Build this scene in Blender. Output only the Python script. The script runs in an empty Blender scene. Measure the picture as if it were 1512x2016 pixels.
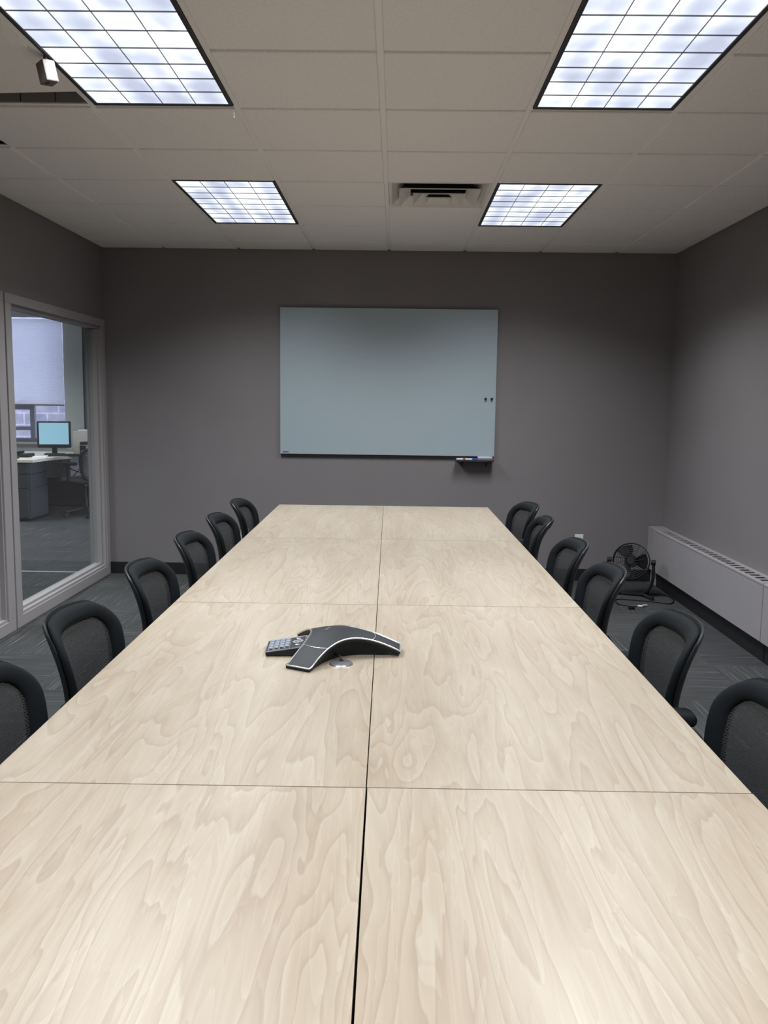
import bpy, bmesh, math, random
from math import sin, cos, pi, radians as R
from mathutils import Vector, Matrix
random.seed(7)
sc = bpy.context.scene
col = sc.collection

# ------------------------------------------------------------------ materials
def mat(name, color=(.5, .5, .5), rough=.5, metal=0.0, spec=.5, emit=None, es=0.0, trans=0.0):
    m = bpy.data.materials.new(name); m.use_nodes = True
    b = m.node_tree.nodes['Principled BSDF']
    b.inputs['Base Color'].default_value = (*color, 1)
    b.inputs['Roughness'].default_value = rough
    b.inputs['Metallic'].default_value = metal
    b.inputs['Specular IOR Level'].default_value = spec
    b.inputs['Transmission Weight'].default_value = trans
    if emit:
        b.inputs['Emission Color'].default_value = (*emit, 1)
        b.inputs['Emission Strength'].default_value = es
    return m

class NT:
    def __init__(s, m): s.t = m.node_tree; s.b = s.t.nodes.get('Principled BSDF')
    def n(s, typ, **kw):
        nd = s.t.nodes.new(typ)
        for k, v in kw.items():
            if k.startswith('i_'):
                nd.inputs[k[2:].replace('_', ' ')].default_value = v
            else: setattr(nd, k, v)
        return nd
    def l(s, a, b): s.t.links.new(a, b)
    def math(s, op, a, b=None, c=None):
        nd = s.n('ShaderNodeMath', operation=op)
        for i, v in enumerate((a, b, c)):
            if v is None: continue
            if isinstance(v, (int, float)): nd.inputs[i].default_value = v
            else: s.l(v, nd.inputs[i])
        return nd.outputs[0]
    def mapping(s, src, scale=(1, 1, 1), loc=None):
        nd = s.n('ShaderNodeMapping'); nd.inputs['Scale'].default_value = scale
        s.l(src, nd.inputs['Vector'])
        if loc is not None: s.l(loc, nd.inputs['Location'])
        return nd.outputs[0]
    def noise(s, vec, scale, detail=2, rough=.5, dist=0):
        nd = s.n('ShaderNodeTexNoise'); nd.inputs['Scale'].default_value = scale
        nd.inputs['Detail'].default_value = detail; nd.inputs['Roughness'].default_value = rough
        nd.inputs['Distortion'].default_value = dist
        s.l(vec, nd.inputs['Vector']); return nd.outputs['Fac']
    def ramp(s, fac, stops, interp='LINEAR'):
        nd = s.n('ShaderNodeValToRGB'); nd.color_ramp.interpolation = interp
        e = nd.color_ramp.elements
        while len(e) < len(stops): e.new(.5)
        for el, (p, c) in zip(e, stops):
            el.position = p; el.color = (*c, 1) if len(c) == 3 else c
        s.l(fac, nd.inputs['Fac']); return nd.outputs['Color']
    def mix(s, fac, a, b, mode='MIX'):
        nd = s.n('ShaderNodeMix', data_type='RGBA', blend_type=mode)
        for sock, v in ((nd.inputs['Factor'], fac), (nd.inputs['A'], a), (nd.inputs['B'], b)):
            pass
        ins = [nd.inputs[0], nd.inputs[6], nd.inputs[7]]
        for sock, v in zip(ins, (fac, a, b)):
            if isinstance(v, (int, float)): sock.default_value = v
            elif isinstance(v, tuple): sock.default_value = (*v, 1)
            else: s.l(v, sock)
        return nd.outputs[2]
    def bump(s, h, strength=.2, dist=.001):
        nd = s.n('ShaderNodeBump'); nd.inputs['Strength'].default_value = strength
        nd.inputs['Distance'].default_value = dist
        s.l(h, nd.inputs['Height']); s.l(nd.outputs[0], s.b.inputs['Normal'])
    def coord(s, which='Object'): return s.n('ShaderNodeTexCoord').outputs[which]

M = {}
def wall_mat(name, c, v=.04, rough=.85):
    m = mat(name, c, rough, spec=.25); t = NT(m); co = t.coord()
    f = t.noise(co, 1.3, 3)
    lo = tuple(x * (1 - v) for x in c); hi = tuple(min(1, x * (1 + v)) for x in c)
    t.l(t.ramp(f, [(.3, lo), (.7, hi)]), t.b.inputs['Base Color'])
    t.bump(t.noise(co, 260, 3, .6), .25, .0012)
    return m
M['wall'] = wall_mat('taupe_paint', (.222, .205, .208))
M['office_wall'] = wall_mat('office_grey_green_paint', (.50, .54, .53))
M['office_dark'] = wall_mat('office_dark_grey_paint', (.16, .17, .17))  # darker grey for the wall stretch right of the pier
M['frame'] = wall_mat('taupe_frame_paint', (.36, .338, .34), .03, .5)
M['heater'] = wall_mat('heater_enamel', (.345, .325, .338), .05, .45)
M['black_base'] = mat('black_vinyl', (.012, .012, .014), .5)
M['black'] = mat('black_plastic', (.010, .011, .012), .45, spec=.4)
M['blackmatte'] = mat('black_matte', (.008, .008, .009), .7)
M['chairframe'] = mat('chair_black_plastic', (.0055, .0075, .0095), .8, spec=.16)
M['chairfabric'] = mat('chair_black_fabric', (.02, .02, .022), .9)
M['dark_metal'] = mat('dark_metal', (.05, .05, .055), .4, .7)
M['chrome'] = mat('chrome', (.7, .7, .72), .2, 1)
M['silver'] = mat('silver_trim', (.62, .63, .64), .28, .85)
M['white'] = mat('white_plastic', (.78, .79, .82), .35)
M['beige'] = mat('beige_plastic', (.12, .10, .088), .5)
M['grey_metal'] = mat('grey_metal_paint', (.2, .2, .21), .45, .2)
M['light_frame'] = mat('light_frame_dark', (.02, .02, .022), .5)
M['tee'] = mat('ceiling_tee', (.84, .81, .78), .6)
M['plenum'] = mat('plenum_dark', (.05, .045, .04), .9)
M['strut'] = mat('strut_grey', (.36, .34, .33), .6, .3)
M['diff'] = mat('diffuser_enamel', (.70, .68, .64), .5)

# ceiling tile
m = mat('ceiling_tile', (.68, .65, .61), .95, spec=.1); t = NT(m); co = t.coord()
n1 = t.noise(co, 160, 4, .7)
t.l(t.ramp(n1, [(.25, (.76, .73, .70)), (.6, (.88, .85, .82))]), t.b.inputs['Base Color'])
t.bump(t.noise(co, 220, 4, .7), .2, .0015); M['tile'] = m

# wood laminate
m = mat('maple_laminate', (.7, .6, .48), .36, spec=.4); t = NT(m); co = t.coord()
oi = t.n('ShaderNodeObjectInfo').outputs['Random']
off = t.n('ShaderNodeCombineXYZ')
t.l(t.math('MULTIPLY', oi, 37.0), off.inputs[0]); t.l(t.math('MULTIPLY', oi, 91.0), off.inputs[1])
v1 = t.mapping(co, (7.5, .95, 1), off.outputs[0])
h = t.noise(v1, 1.05, 2.8, .45, .55)
saw = t.math('FRACT', t.math('MULTIPLY', h, 11.0))
v2 = t.mapping(co, (17.0, 1.5, 1), off.outputs[0])
h2 = t.noise(v2, 1.3, 3, .5, 1.0)
saw2 = t.math('FRACT', t.math('MULTIPLY', h2, 7.0))
base = t.ramp(saw, [(0, (.372, .318, .250)), (.18, (.358, .302, .232)), (.70, (.342, .284, .216)), (.95, (.310, .252, .188)), (1.0, (.360, .306, .238))])
over = t.ramp(saw2, [(0, (1.06, 1.07, 1.09)), (.3, (1.01, 1.015, 1.02)), (.85, (.985, .978, .97)), (.97, (.96, .95, .935)), (1, (1.04, 1.05, 1.06))])
c1 = t.mix(1.0, base, over, 'MULTIPLY')
v3 = t.mapping(co, (150, 4, 1), off.outputs[0])
fib = t.ramp(t.noise(v3, 1.0, 3, .6), [(.3, (.955, .95, .945)), (.7, (1.02, 1.02, 1.02))])
c2 = t.mix(.8, c1, fib, 'MULTIPLY')
v4 = t.mapping(co, (1.6, .5, 1), off.outputs[0])
tone = t.ramp(t.noise(t.mapping(co, (5.5, .9, 1), off.outputs[0]), 1.6, 3), [(.34, (.955, .94, .93)), (.5, (1.0, 1.0, 1.0)), (.68, (1.07, 1.085, 1.11))])
c3 = t.mix(1.0, c2, tone, 'MULTIPLY')
t.l(c3, t.b.inputs['Base Color']); M['wood'] = m
M['edge'] = mat('laminate_edge', (.50, .40, .30), .5)
M['desk'] = mat('office_desk_laminate', (.66, .62, .52), .4)

# carpet tiles with streaks
m = mat('carpet_tile', (.1, .1, .1), .95, spec=.1); t = NT(m); co = t.coord()
sx = t.n('ShaderNodeSeparateXYZ'); t.l(co, sx.inputs[0])
X, Y = sx.outputs[0], sx.outputs[1]
ix = t.math('FLOOR', t.math('DIVIDE', X, .61)); iy = t.math('FLOOR', t.math('DIVIDE', Y, .61))
par = t.math('MODULO', t.math('ABSOLUTE', t.math('ADD', ix, iy)), 2.0)
def streak(sc_vec):
    v = t.mapping(co, sc_vec); return t.noise(v, 1.0, 3, .6)
sa = streak((2.0, 150, 1)); sb = streak((150, 2.0, 1))
st = t.math('ADD', t.math('MULTIPLY', sa, par), t.math('MULTIPLY', sb, t.math('SUBTRACT', 1.0, par)))
cc = t.n('ShaderNodeCombineXYZ'); t.l(ix, cc.inputs[0]); t.l(iy, cc.inputs[1])
wn = t.n('ShaderNodeTexWhiteNoise', noise_dimensions='2D'); t.l(cc.outputs[0], wn.inputs['Vector'])
tc = t.ramp(st, [(.30, (.045, .047, .049)), (.52, (.066, .068, .071)), (.60, (.085, .086, .086)), (.69, (.20, .195, .18)), (.8, (.23, .225, .205))])
tone = t.ramp(wn.outputs['Value'], [(0, (.86, .87, .88)), (1, (1.1, 1.1, 1.08))])
t.l(t.mix(1.0, tc, tone, 'MULTIPLY'), t.b.inputs['Base Color'])
t.bump(t.noise(co, 420, 2, .7), .6, .003); M['carpet'] = m

# chair mesh fabric
m = bpy.data.materials.new('chair_mesh_net'); m.use_nodes = True; t = NT(m)
co = t.coord(); s3 = t.n('ShaderNodeSeparateXYZ'); t.l(co, s3.inputs[0])
cb = t.n('ShaderNodeCombineXYZ'); t.l(s3.outputs[0], cb.inputs[0]); t.l(s3.outputs[2], cb.inputs[1])
br = t.n('ShaderNodeTexBrick'); t.l(cb.outputs[0], br.inputs['Vector'])
br.inputs['Scale'].default_value = 1.0; br.inputs['Brick Width'].default_value = .0085; br.inputs['Row Height'].default_value = .0062
br.inputs['Mortar Size'].default_value = .0013; br.inputs['Mortar Smooth'].default_value = .2; br.offset = .5
br.inputs['Color1'].default_value = (0, 0, 0, 1); br.inputs['Color2'].default_value = (0, 0, 0, 1); br.inputs['Mortar'].default_value = (1, 1, 1, 1)
t.b.inputs['Roughness'].default_value = .55
t.l(t.mix(br.outputs['Fac'], (.006, .006, .007), (.036, .038, .040)), t.b.inputs['Base Color'])
tr = t.n('ShaderNodeBsdfTransparent'); ms = t.n('ShaderNodeMixShader')
t.l(t.math('ADD', t.math('MULTIPLY', br.outputs['Fac'], 0.30), .70), ms.inputs[0])
t.l(tr.outputs[0], ms.inputs[1]); t.l(t.b.outputs[0], ms.inputs[2])
t.l(ms.outputs[0], t.t.nodes['Material Output'].inputs['Surface']); M['net'] = m

# louvred light panel
m = bpy.data.materials.new('lit_louvre_panel'); m.use_nodes = True; t = NT(m)
co = t.coord(); oi = t.n('ShaderNodeObjectInfo').outputs['Random']
off = t.n('ShaderNodeCombineXYZ'); t.l(t.math('MULTIPLY', oi, 50.0), off.inputs[0]); t.l(t.math('MULTIPLY', oi, 23.0), off.inputs[1])
v = t.mapping(co, (8.5, 4.0, 7.1), off.outputs[0])
f0 = t.noise(v, .55, 2, .5, .3)
sp_ = t.n('ShaderNodeSeparateXYZ'); t.l(co, sp_.inputs[0])
gx = t.math('SINE', t.math('ADD', t.math('MULTIPLY', sp_.outputs[0], 2 * pi / .1374), 1.2)); gy = t.math('SINE', t.math('ADD', t.math('MULTIPLY', sp_.outputs[1], 2 * pi / .1449), .5))
gm_ = t.math('ADD', t.math('MULTIPLY', gx, .075), t.math('MULTIPLY', gy, .045))  # shading of the reflector cells put into the emission colour
f = t.math('ADD', f0, gm_)
cr = t.ramp(f, [(.28, (.60, .65, .82)), (.43, (.76, .82, .98)), (.55, (.98, 1.04, 1.10)), (.68, (1.4, 1.45, 1.45))])
em = t.n('ShaderNodeEmission'); t.l(cr, em.inputs['Color']); em.inputs['Strength'].default_value = 1.0
t.l(em.outputs[0], t.t.nodes['Material Output'].inputs['Surface']); M['panel'] = m

M['glass'] = mat('window_glass', (.93, .97, .96), .0, trans=1.0); M['glass'].node_tree.nodes['Principled BSDF'].inputs['IOR'].default_value = 1.45
def glass_pane_mat():
    m = bpy.data.materials.new('clear_glazing'); m.use_nodes = True; t = NT(m)
    t.t.nodes.remove(t.b)
    tr = t.n('ShaderNodeBsdfTransparent'); tr.inputs[0].default_value = (.92, .95, .945, 1)
    gl = t.n('ShaderNodeBsdfGlossy'); gl.inputs['Roughness'].default_value = .02
    fr = t.n('ShaderNodeLayerWeight'); fr.inputs[0].default_value = .5
    sch = t.math('ADD', t.math('MULTIPLY', t.math('POWER', fr.outputs['Facing'], 5.0), .94), .035)
    ms = t.n('ShaderNodeMixShader'); t.l(sch, ms.inputs[0]); t.l(tr.outputs[0], ms.inputs[1]); t.l(gl.outputs[0], ms.inputs[2])
    t.l(ms.outputs[0], t.t.nodes['Material Output'].inputs['Surface']); return m
M['glazing'] = glass_pane_mat()
m = mat('glass_marker_board', (.39, .48, .53), .32, spec=.6); M['board'] = m
t = NT(m); co = t.coord()
t.l(t.ramp(t.noise(co, 1.5, 3), [(.3, (.355, .43, .47)), (.7, (.37, .445, .485))]), t.b.inputs['Base Color'])
M['board_edge'] = mat('board_edge', (.45, .46, .52), .3)
m = bpy.data.materials.new('blind_slats'); m.use_nodes = True; t = NT(m)
t.b.inputs['Base Color'].default_value = (.72, .72, .78, 1); t.b.inputs['Roughness'].default_value = .6
tl = t.n('ShaderNodeBsdfTranslucent'); tl.inputs[0].default_value = (.9, .9, .95, 1)
ms = t.n('ShaderNodeMixShader'); ms.inputs[0].default_value = .72
t.l(t.b.outputs[0], ms.inputs[1]); t.l(tl.outputs[0], ms.inputs[2]); t.l(ms.outputs[0], t.t.nodes['Material Output'].inputs['Surface'])
M['blind'] = m
m = mat('outside_block', (.4, .4, .45), .9); t = NT(m); co = t.coord()
s3 = t.n('ShaderNodeSeparateXYZ'); t.l(co, s3.inputs[0]); cb = t.n('ShaderNodeCombineXYZ'); t.l(s3.outputs[0], cb.inputs[0]); t.l(s3.outputs[2], cb.inputs[1])
br = t.n('ShaderNodeTexBrick'); t.l(cb.outputs[0], br.inputs['Vector']); br.inputs['Scale'].default_value = 1
br.inputs['Brick Width'].default_value = .4; br.inputs['Row Height'].default_value = .2; br.inputs['Mortar Size'].default_value = .012
br.inputs['Color1'].default_value = (.15, .14, .175, 1); br.inputs['Color2'].default_value = (.21, .195, .23, 1); br.inputs['Mortar'].default_value = (.27, .26, .32, 1)
nz = t.ramp(t.noise(co, 9, 4, .7), [(.35, (.75, .74, .78)), (.65, (1.15, 1.15, 1.15))])
t.l(t.mix(1.0, br.outputs['Color'], nz, 'MULTIPLY'), t.b.inputs['Base Color']); M['block'] = m
M['screen'] = mat('lit_screen', (.05, .1, .12), .3, emit=(.30, .52, .66), es=1.1)
M['lcd'] = mat('dark_display', (.06, .06, .045), .15)
M['key'] = mat('phone_keys', (.20, .23, .28), .4)
M['phone'] = mat('phone_body', (.012, .014, .017), .55, spec=.3)
M['marker_blue'] = mat('marker_blue', (.03, .06, .35), .4)
M['marker_red'] = mat('marker_red', (.45, .03, .03), .4)
M['marker_green'] = mat('marker_green', (.02, .2, .07), .4)
M['felt'] = mat('eraser_felt', (.13, .2, .23), .95)
M['paper'] = mat('paper', (.8, .82, .86), .8)
M['cardboard'] = mat('pale_box', (.52, .50, .46), .8)
M['sash'] = mat('sash_grey', (.16, .16, .21), .5)
M['fogglass'] = mat('frosted_pane', (.55, .6, .75), .6)

# ------------------------------------------------------------------ mesh helpers
class MB:
    """collects shapes and links them as one mesh object"""
    def __init__(s): s.bm = bmesh.new()
    def _join(s, other, mtx):
        if mtx is not None: bmesh.ops.transform(other, matrix=mtx, verts=other.verts)
        tmp = bpy.data.meshes.new('t'); other.to_mesh(tmp); other.free(); s.bm.from_mesh(tmp); bpy.data.meshes.remove(tmp)
    def box(s, x0, x1, y0, y1, z0, z1, bev=0, seg=2, mtx=None):
        b = bmesh.new(); bmesh.ops.create_cube(b, size=1)
        for v in b.verts:
            v.co = Vector((x0 + (v.co.x + .5) * (x1 - x0), y0 + (v.co.y + .5) * (y1 - y0), z0 + (v.co.z + .5) * (z1 - z0)))
        if bev: bmesh.ops.bevel(b, geom=list(b.edges), offset=bev, segments=seg, affect='EDGES', profile=.5)
        s._join(b, mtx); return s
    def cyl(s, p, q, r, r2=None, n=20, caps=True):
        p, q = Vector(p), Vector(q); d = q - p; r2 = r if r2 is None else r2
        b = bmesh.new(); bmesh.ops.create_cone(b, cap_ends=caps, segments=n, radius1=r, radius2=r2, depth=d.length)
        m = Matrix.Translation((p + q) / 2) @ d.to_track_quat('Z', 'Y').to_matrix().to_4x4()
        s._join(b, m); return s
    def tube(s, pts, r, n=8, closed=False, smooth=0):
        pts = [Vector(p) for p in pts]
        for _ in range(smooth):
            o = []
            L = len(pts); rng = range(L) if closed else range(L - 1)
            if not closed: o.append(pts[0])
            for i in rng:
                a, b = pts[i], pts[(i + 1) % L]; o += [a * .75 + b * .25, a * .25 + b * .75]
            if not closed: o.append(pts[-1])
            pts = o
        bm = s.bm; rings = []; L = len(pts); up = None
        for i, p in enumerate(pts):
            a = pts[i - 1] if (i > 0 or closed) else p; c = pts[(i + 1) % L] if (i < L - 1 or closed) else p
            tg = (c - a).normalized()
            if up is None: up = tg.orthogonal().normalized()
            up = (up - tg * up.dot(tg)); up = up.normalized() if up.length > 1e-6 else tg.orthogonal().normalized()
            sd = tg.cross(up)
            rr = r[min(len(r) - 1, int(round(i * (len(r) - 1) / max(1, L - 1))))] if isinstance(r, (list, tuple)) else r
            rings.append([bm.verts.new(p + (up * cos(2 * pi * k / n) + sd * sin(2 * pi * k / n)) * rr) for k in range(n)])
        for i in range(L if closed else L - 1):
            A, B = rings[i], rings[(i + 1) % L]
            for k in range(n): bm.faces.new((A[k], A[(k + 1) % n], B[(k + 1) % n], B[k]))
        if not closed: bm.faces.new(rings[0][::-1]); bm.faces.new(rings[-1])
        return s
    def lathe(s, prof, n=32, mtx=None):
        b = bmesh.new(); rings = []
        for r, z in prof:
            rings.append([b.verts.new((r * cos(2 * pi * k / n), r * sin(2 * pi * k / n), z)) for k in range(n)] if r > 1e-6 else [b.verts.new((0, 0, z))])
        for A, B in zip(rings, rings[1:]):
            for k in range(n):
                k2 = (k + 1) % n
                if len(A) == 1 and len(B) > 1: b.faces.new((A[0], B[k2], B[k]))
                elif len(B) == 1 and len(A) > 1: b.faces.new((A[k], A[k2], B[0]))
                elif len(A) > 1: b.faces.new((A[k], A[k2], B[k2], B[k]))
        s._join(b, mtx); return s
    def grid(s, fn, nu, nv, cu=False, cv=False):
        vs = [[s.bm.verts.new(fn(i / (nu if cu else nu - 1), j / (nv if cv else nv - 1))) for j in range(nv)] for i in range(nu)]
        for i in range(nu if cu else nu - 1):
            for j in range(nv if cv else nv - 1):
                s.bm.faces.new((vs[i][j], vs[(i + 1) % nu][j], vs[(i + 1) % nu][(j + 1) % nv], vs[i][(j + 1) % nv]))
        return s
    def poly(s, pts, z0, z1, mtx=None):
        b = bmesh.new()
        lo = [b.verts.new((p[0], p[1], z0)) for p in pts]; hi = [b.verts.new((p[0], p[1], z1)) for p in pts]
        b.faces.new(lo[::-1]); b.faces.new(hi); n = len(pts)
        for i in range(n): b.faces.new((lo[i], lo[(i + 1) % n], hi[(i + 1) % n], hi[i]))
        s._join(b, mtx); return s
    def build(s, name, material, parent=None, loc=(0, 0, 0), smooth=False, angle=35, mats=None):
        bm = s.bm; bmesh.ops.recalc_face_normals(bm, faces=bm.faces)
        me = bpy.data.meshes.new(name)
        if smooth:
            for f in bm.faces: f.smooth = True
            for e in bm.edges:
                if len(e.link_faces) == 2 and e.calc_face_angle(0) > R(angle): e.smooth = False
        bm.to_mesh(me); bm.free()
        me.materials.append(material)
        for x in (mats or []): me.materials.append(x)
        o = bpy.data.objects.new(name, me); col.objects.link(o); o.location = loc
        if parent is not None: o.parent = parent
        return o
def tag(o, label=None, cat=None, group=None, kind=None):
    if label: o['label'] = label
    if cat: o['category'] = cat
    if group: o['group'] = group
    if kind: o['kind'] = kind
    return o
def empty(name, loc=(0, 0, 0), rz=0.0, label=None, cat=None, group=None, kind=None):
    o = bpy.data.objects.new(name, None); o.empty_display_size = .05
    col.objects.link(o); o.location = loc; o.rotation_euler = (0, 0, rz)
    return tag(o, label, cat, group, kind)
kids = {}
def copy_tree(o, parent=None):
    c = o.copy(); col.objects.link(c); c.parent = parent
    for ch in list(o.children): copy_tree(ch, c)
    return c

# ------------------------------------------------------------------ camera
F, PT, YW, RO, CZ = 1716.025, .12625, -.0123, .01333, 1.47983
def camera():
    def fwd(X):
        x, y, z = X
        c, s = cos(YW), sin(YW); x, y = c * x - s * y, s * x + c * y
        c, s = cos(PT), sin(PT); y, z = c * y - s * z, s * y + c * z
        c, s = cos(RO), sin(RO); x, z = c * x + s * z, -s * x + c * z
        return x, y, z
    ex, ey, ez = fwd((1, 0, 0)), fwd((0, 1, 0)), fwd((0, 0, 1))
    A = Matrix(((ex[0], ey[0], ez[0]), (ex[1], ey[1], ez[1]), (ex[2], ey[2], ez[2])))   # world -> (right, forward, up)
    At = A.transposed()
    right, forward, up = At.col[0], At.col[1], At.col[2]
    m = Matrix.Identity(4)
    for i in range(3): m[i][0] = right[i]; m[i][1] = up[i]; m[i][2] = -forward[i]
    m.translation = Vector((0, 0, CZ))
    cd = bpy.data.cameras.new('camera'); cd.sensor_fit = 'VERTICAL'; cd.sensor_height = 36; cd.lens = F / 2016 * 36
    cd.clip_start = .02; cd.clip_end = 100
    co_ = bpy.data.objects.new('camera', cd); col.objects.link(co_); co_.matrix_world = m; sc.camera = co_
camera()

# ------------------------------------------------------------------ room
XL, XR, D, H, YR = -2.417, 2.253, 7.266, 2.698, -2.3
T = .6096; X0 = -.0744
def rowy(j): return D - (1.637 + j) * T
def colx(i): return X0 + i * T
def struct(mb, name, m, parent=None, **k):
    o = mb.build(name, m, parent, **k)
    if parent is None: o['kind'] = 'structure'
    return o
OX, OY = -7.2, 12.0       # the open office beyond the glazing
struct(MB().box(OX, XR + .15, YR - .1, OY + .1, -.1, 0), 'floor', M['carpet'])
struct(MB().box(XL - .12, XR + .15, D, D + .12, 0, 3.2), 'wall_back', M['wall'])
struct(MB().box(XR, XR + .15, YR, D, 0, 3.2), 'wall_right', M['wall'])
struct(MB().box(OX, XR + .15, YR - .15, YR, 0, 3.2), 'wall_rear', M['wall'])
WY0, WY1 = 3.9, 7.266     # glazed stretch of the left wall
w = MB().box(XL - .12, XL, YR, WY0, 0, 3.2).box(XL - .12, XL, WY0, D, 2.105, 3.2)
struct(w, 'wall_left', M['wall'])
struct(MB().box(OX, XR + .15, YR - .15, OY + .15, 3.2, 3.3), 'roof', M['plenum'])
# baseboards
struct(MB().box(XL + .0, XR - .012, D - .012, D, 0, .1, .003), 'baseboard_back', M['black_base'])
struct(MB().box(XR - .012, XR, YR, D - .0, 0, .1, .003), 'baseboard_right', M['black_base'])
struct(MB().box(XL, XL + .012, YR, WY0 - .05, 0, .1, .003), 'baseboard_left', M['black_base'])
# glazed partition
def glazed(name, y0, y1, post_near, post_far):
    e = empty(name, (XL, (y0 + y1) / 2, 0), 0, kind='structure')
    X = 0; t_ = .12; off = (y0 + y1) / 2
    a, b = y0 - off, y1 - off
    fr = MB()
    fr.box(-t_ - .012, .012, a, b, 0, .075, .003).box(-t_ + .0, .0, a, b, .075, .092, .002).box(-t_ + .028, -.028, a + .02, b - .02, .092, .108, .002)
    fr.box(-t_ - .012, .012, a, b, 2.055, 2.115, .003).box(-t_ + .02, -.02, a, b, 2.035, 2.055, .002)
    fr.box(-t_ - .012, .012, b - post_far, b, .075, 2.055, .003).box(-t_ + .0, -.0, b - post_far - .014, b - post_far, .09, 2.04, .002).box(-t_ + .028, -.028, b - post_far - .03, b - post_far - .014, .1, 2.03, .002)
    fr.box(-t_ - .012, .012, a, a + post_near, .075, 2.055, .003).box(-t_ + .0, -.0, a + post_near, a + post_near + .014, .09, 2.04, .002).box(-t_ + .028, -.028, a + post_near + .014, a + post_near + .03, .1, 2.03, .002)
    fr.build('window_frame', M['frame'], e)
    MB().box(-.066, -.060, a + post_near + .01, b - post_far - .01, .095, 2.045).build('pane', M['glazing'], e)
    return e
glazed('window_1', 5.425, D, .085, .075)
glazed('window_2', WY0, 5.405, .08, .10)
struct(MB().box(XL - .13, XL - .02, 5.405, 5.425, 0, 2.105), 'trim_1', M['frame'])

# ------------------------------------------------------------------ ceiling
TZ = H - .009
holes = set()
light_cols = (-2, 1)
light_rows = (2, 6, 10)   # far row line index j0 .. each light spans two cells: rows (j-2 .. j)
for c in light_cols:
    for r in light_rows:
        holes.add((c, r)); holes.add((c, r - 1))
# row cell r spans rowy(r) .. rowy(r-1)
holes.add((0, 2))          # air diffuser
holes.add((-3, 5)); holes.add((-4, 4))   # displaced tiles
ceil = MB()
def tile(mb, xa, xb, ya, yb):
    g = .0118; xa = max(xa, XL) ; xb = min(xb, XR); ya = max(ya, YR); yb = min(yb, D)
    if xb - xa < .04 or yb - ya < .04: return
    mb.box(xa + g, xb - g, ya + g, yb - g, TZ, H + .012, .003, 1)
for c in range(-4, 4):
    for r in range(-1, 14):
        if (c, r) in holes: continue
        tile(ceil, colx(c), colx(c + 1), rowy(r), rowy(r - 1))
cl = struct(ceil, 'ceiling', M['tile'])
tees = MB()
for c in range(-3, 4):
    tees.box(colx(c) - .012, colx(c) + .012, YR, D, H, H + .006)
for r in range(-1, 14):
    y = rowy(r)
    if y < YR: continue
    for c in range(-4, 4):
        if r in (1, 5, 9) and c in light_cols: continue
        xa, xb = max(colx(c) + .012, XL), min(colx(c + 1) - .012, XR)
        if xb > xa: tees.box(xa, xb, y - .012, y + .012, H + .0008, H + .006)
tees.box(XL, XR, D - .02, D, H, H + .006).box(XL, XL + .02, YR, D, H, H + .006).box(XR - .02, XR, YR, D, H, H + .006)
tees.build('ceiling_grid', M['tee'], cl)
struct(MB().box(OX, XL - .12, YR, OY, 2.70, 2.75), 'ceiling_office', M['tile'])
struct(MB().box(XL - .12, XR + .15, D + .12, OY, 2.70, 2.75), 'ceiling_office.001', M['tile'])

# displaced tiles
dt = MB().box(-.295, .295, -.295, .295, 0, .016, .003, 1).build('ceiling_tile', M['tile'], loc=(colx(-3) + .315, (rowy(5) + rowy(4)) / 2 - .105, H + .0075))
dt.rotation_euler = (0, 0, R(-4.5)); tag(dt, 'pushed aside ceiling tile leaving a wide dark slot beside the near light panel', 'ceiling tile', 'shifted ceiling tiles')
dt2 = MB().box(-.27, .27, -.295, .295, 0, .016, .003, 1).build('ceiling_tile', M['tile'], loc=(colx(-3) - .235, (rowy(4) + rowy(3)) / 2 - .06, H + .0075))
dt2.rotation_euler = (0, 0, R(3)); tag(dt2, 'slightly shifted ceiling tile next to the left wall, small dark gap at its edge', 'ceiling tile', 'shifted ceiling tiles')
st = MB()
st.box(-.33, .33, -.002, .002, 0, .07)
st.box(-.33, .33, -.03, .002, .068, .072)
stt = st.build('strut_channel', M['strut'], loc=(colx(-3) + .31, rowy(4) - .0125, H + .0075))
tag(stt, 'grey slotted steel strut visible through the gap of the pushed aside ceiling tile', 'strut')
hs = MB()
for k in range(9):
    x = -.29 + k * .073
    if k % 2: hs.cyl((x, -.004, .045), (x, -.0015, .045), .0055, n=12)
    else: hs.box(x - .0015, x + .0015, -.0035, -.0015, .0, .04)
hs.build('slot', M['blackmatte'], stt)

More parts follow.
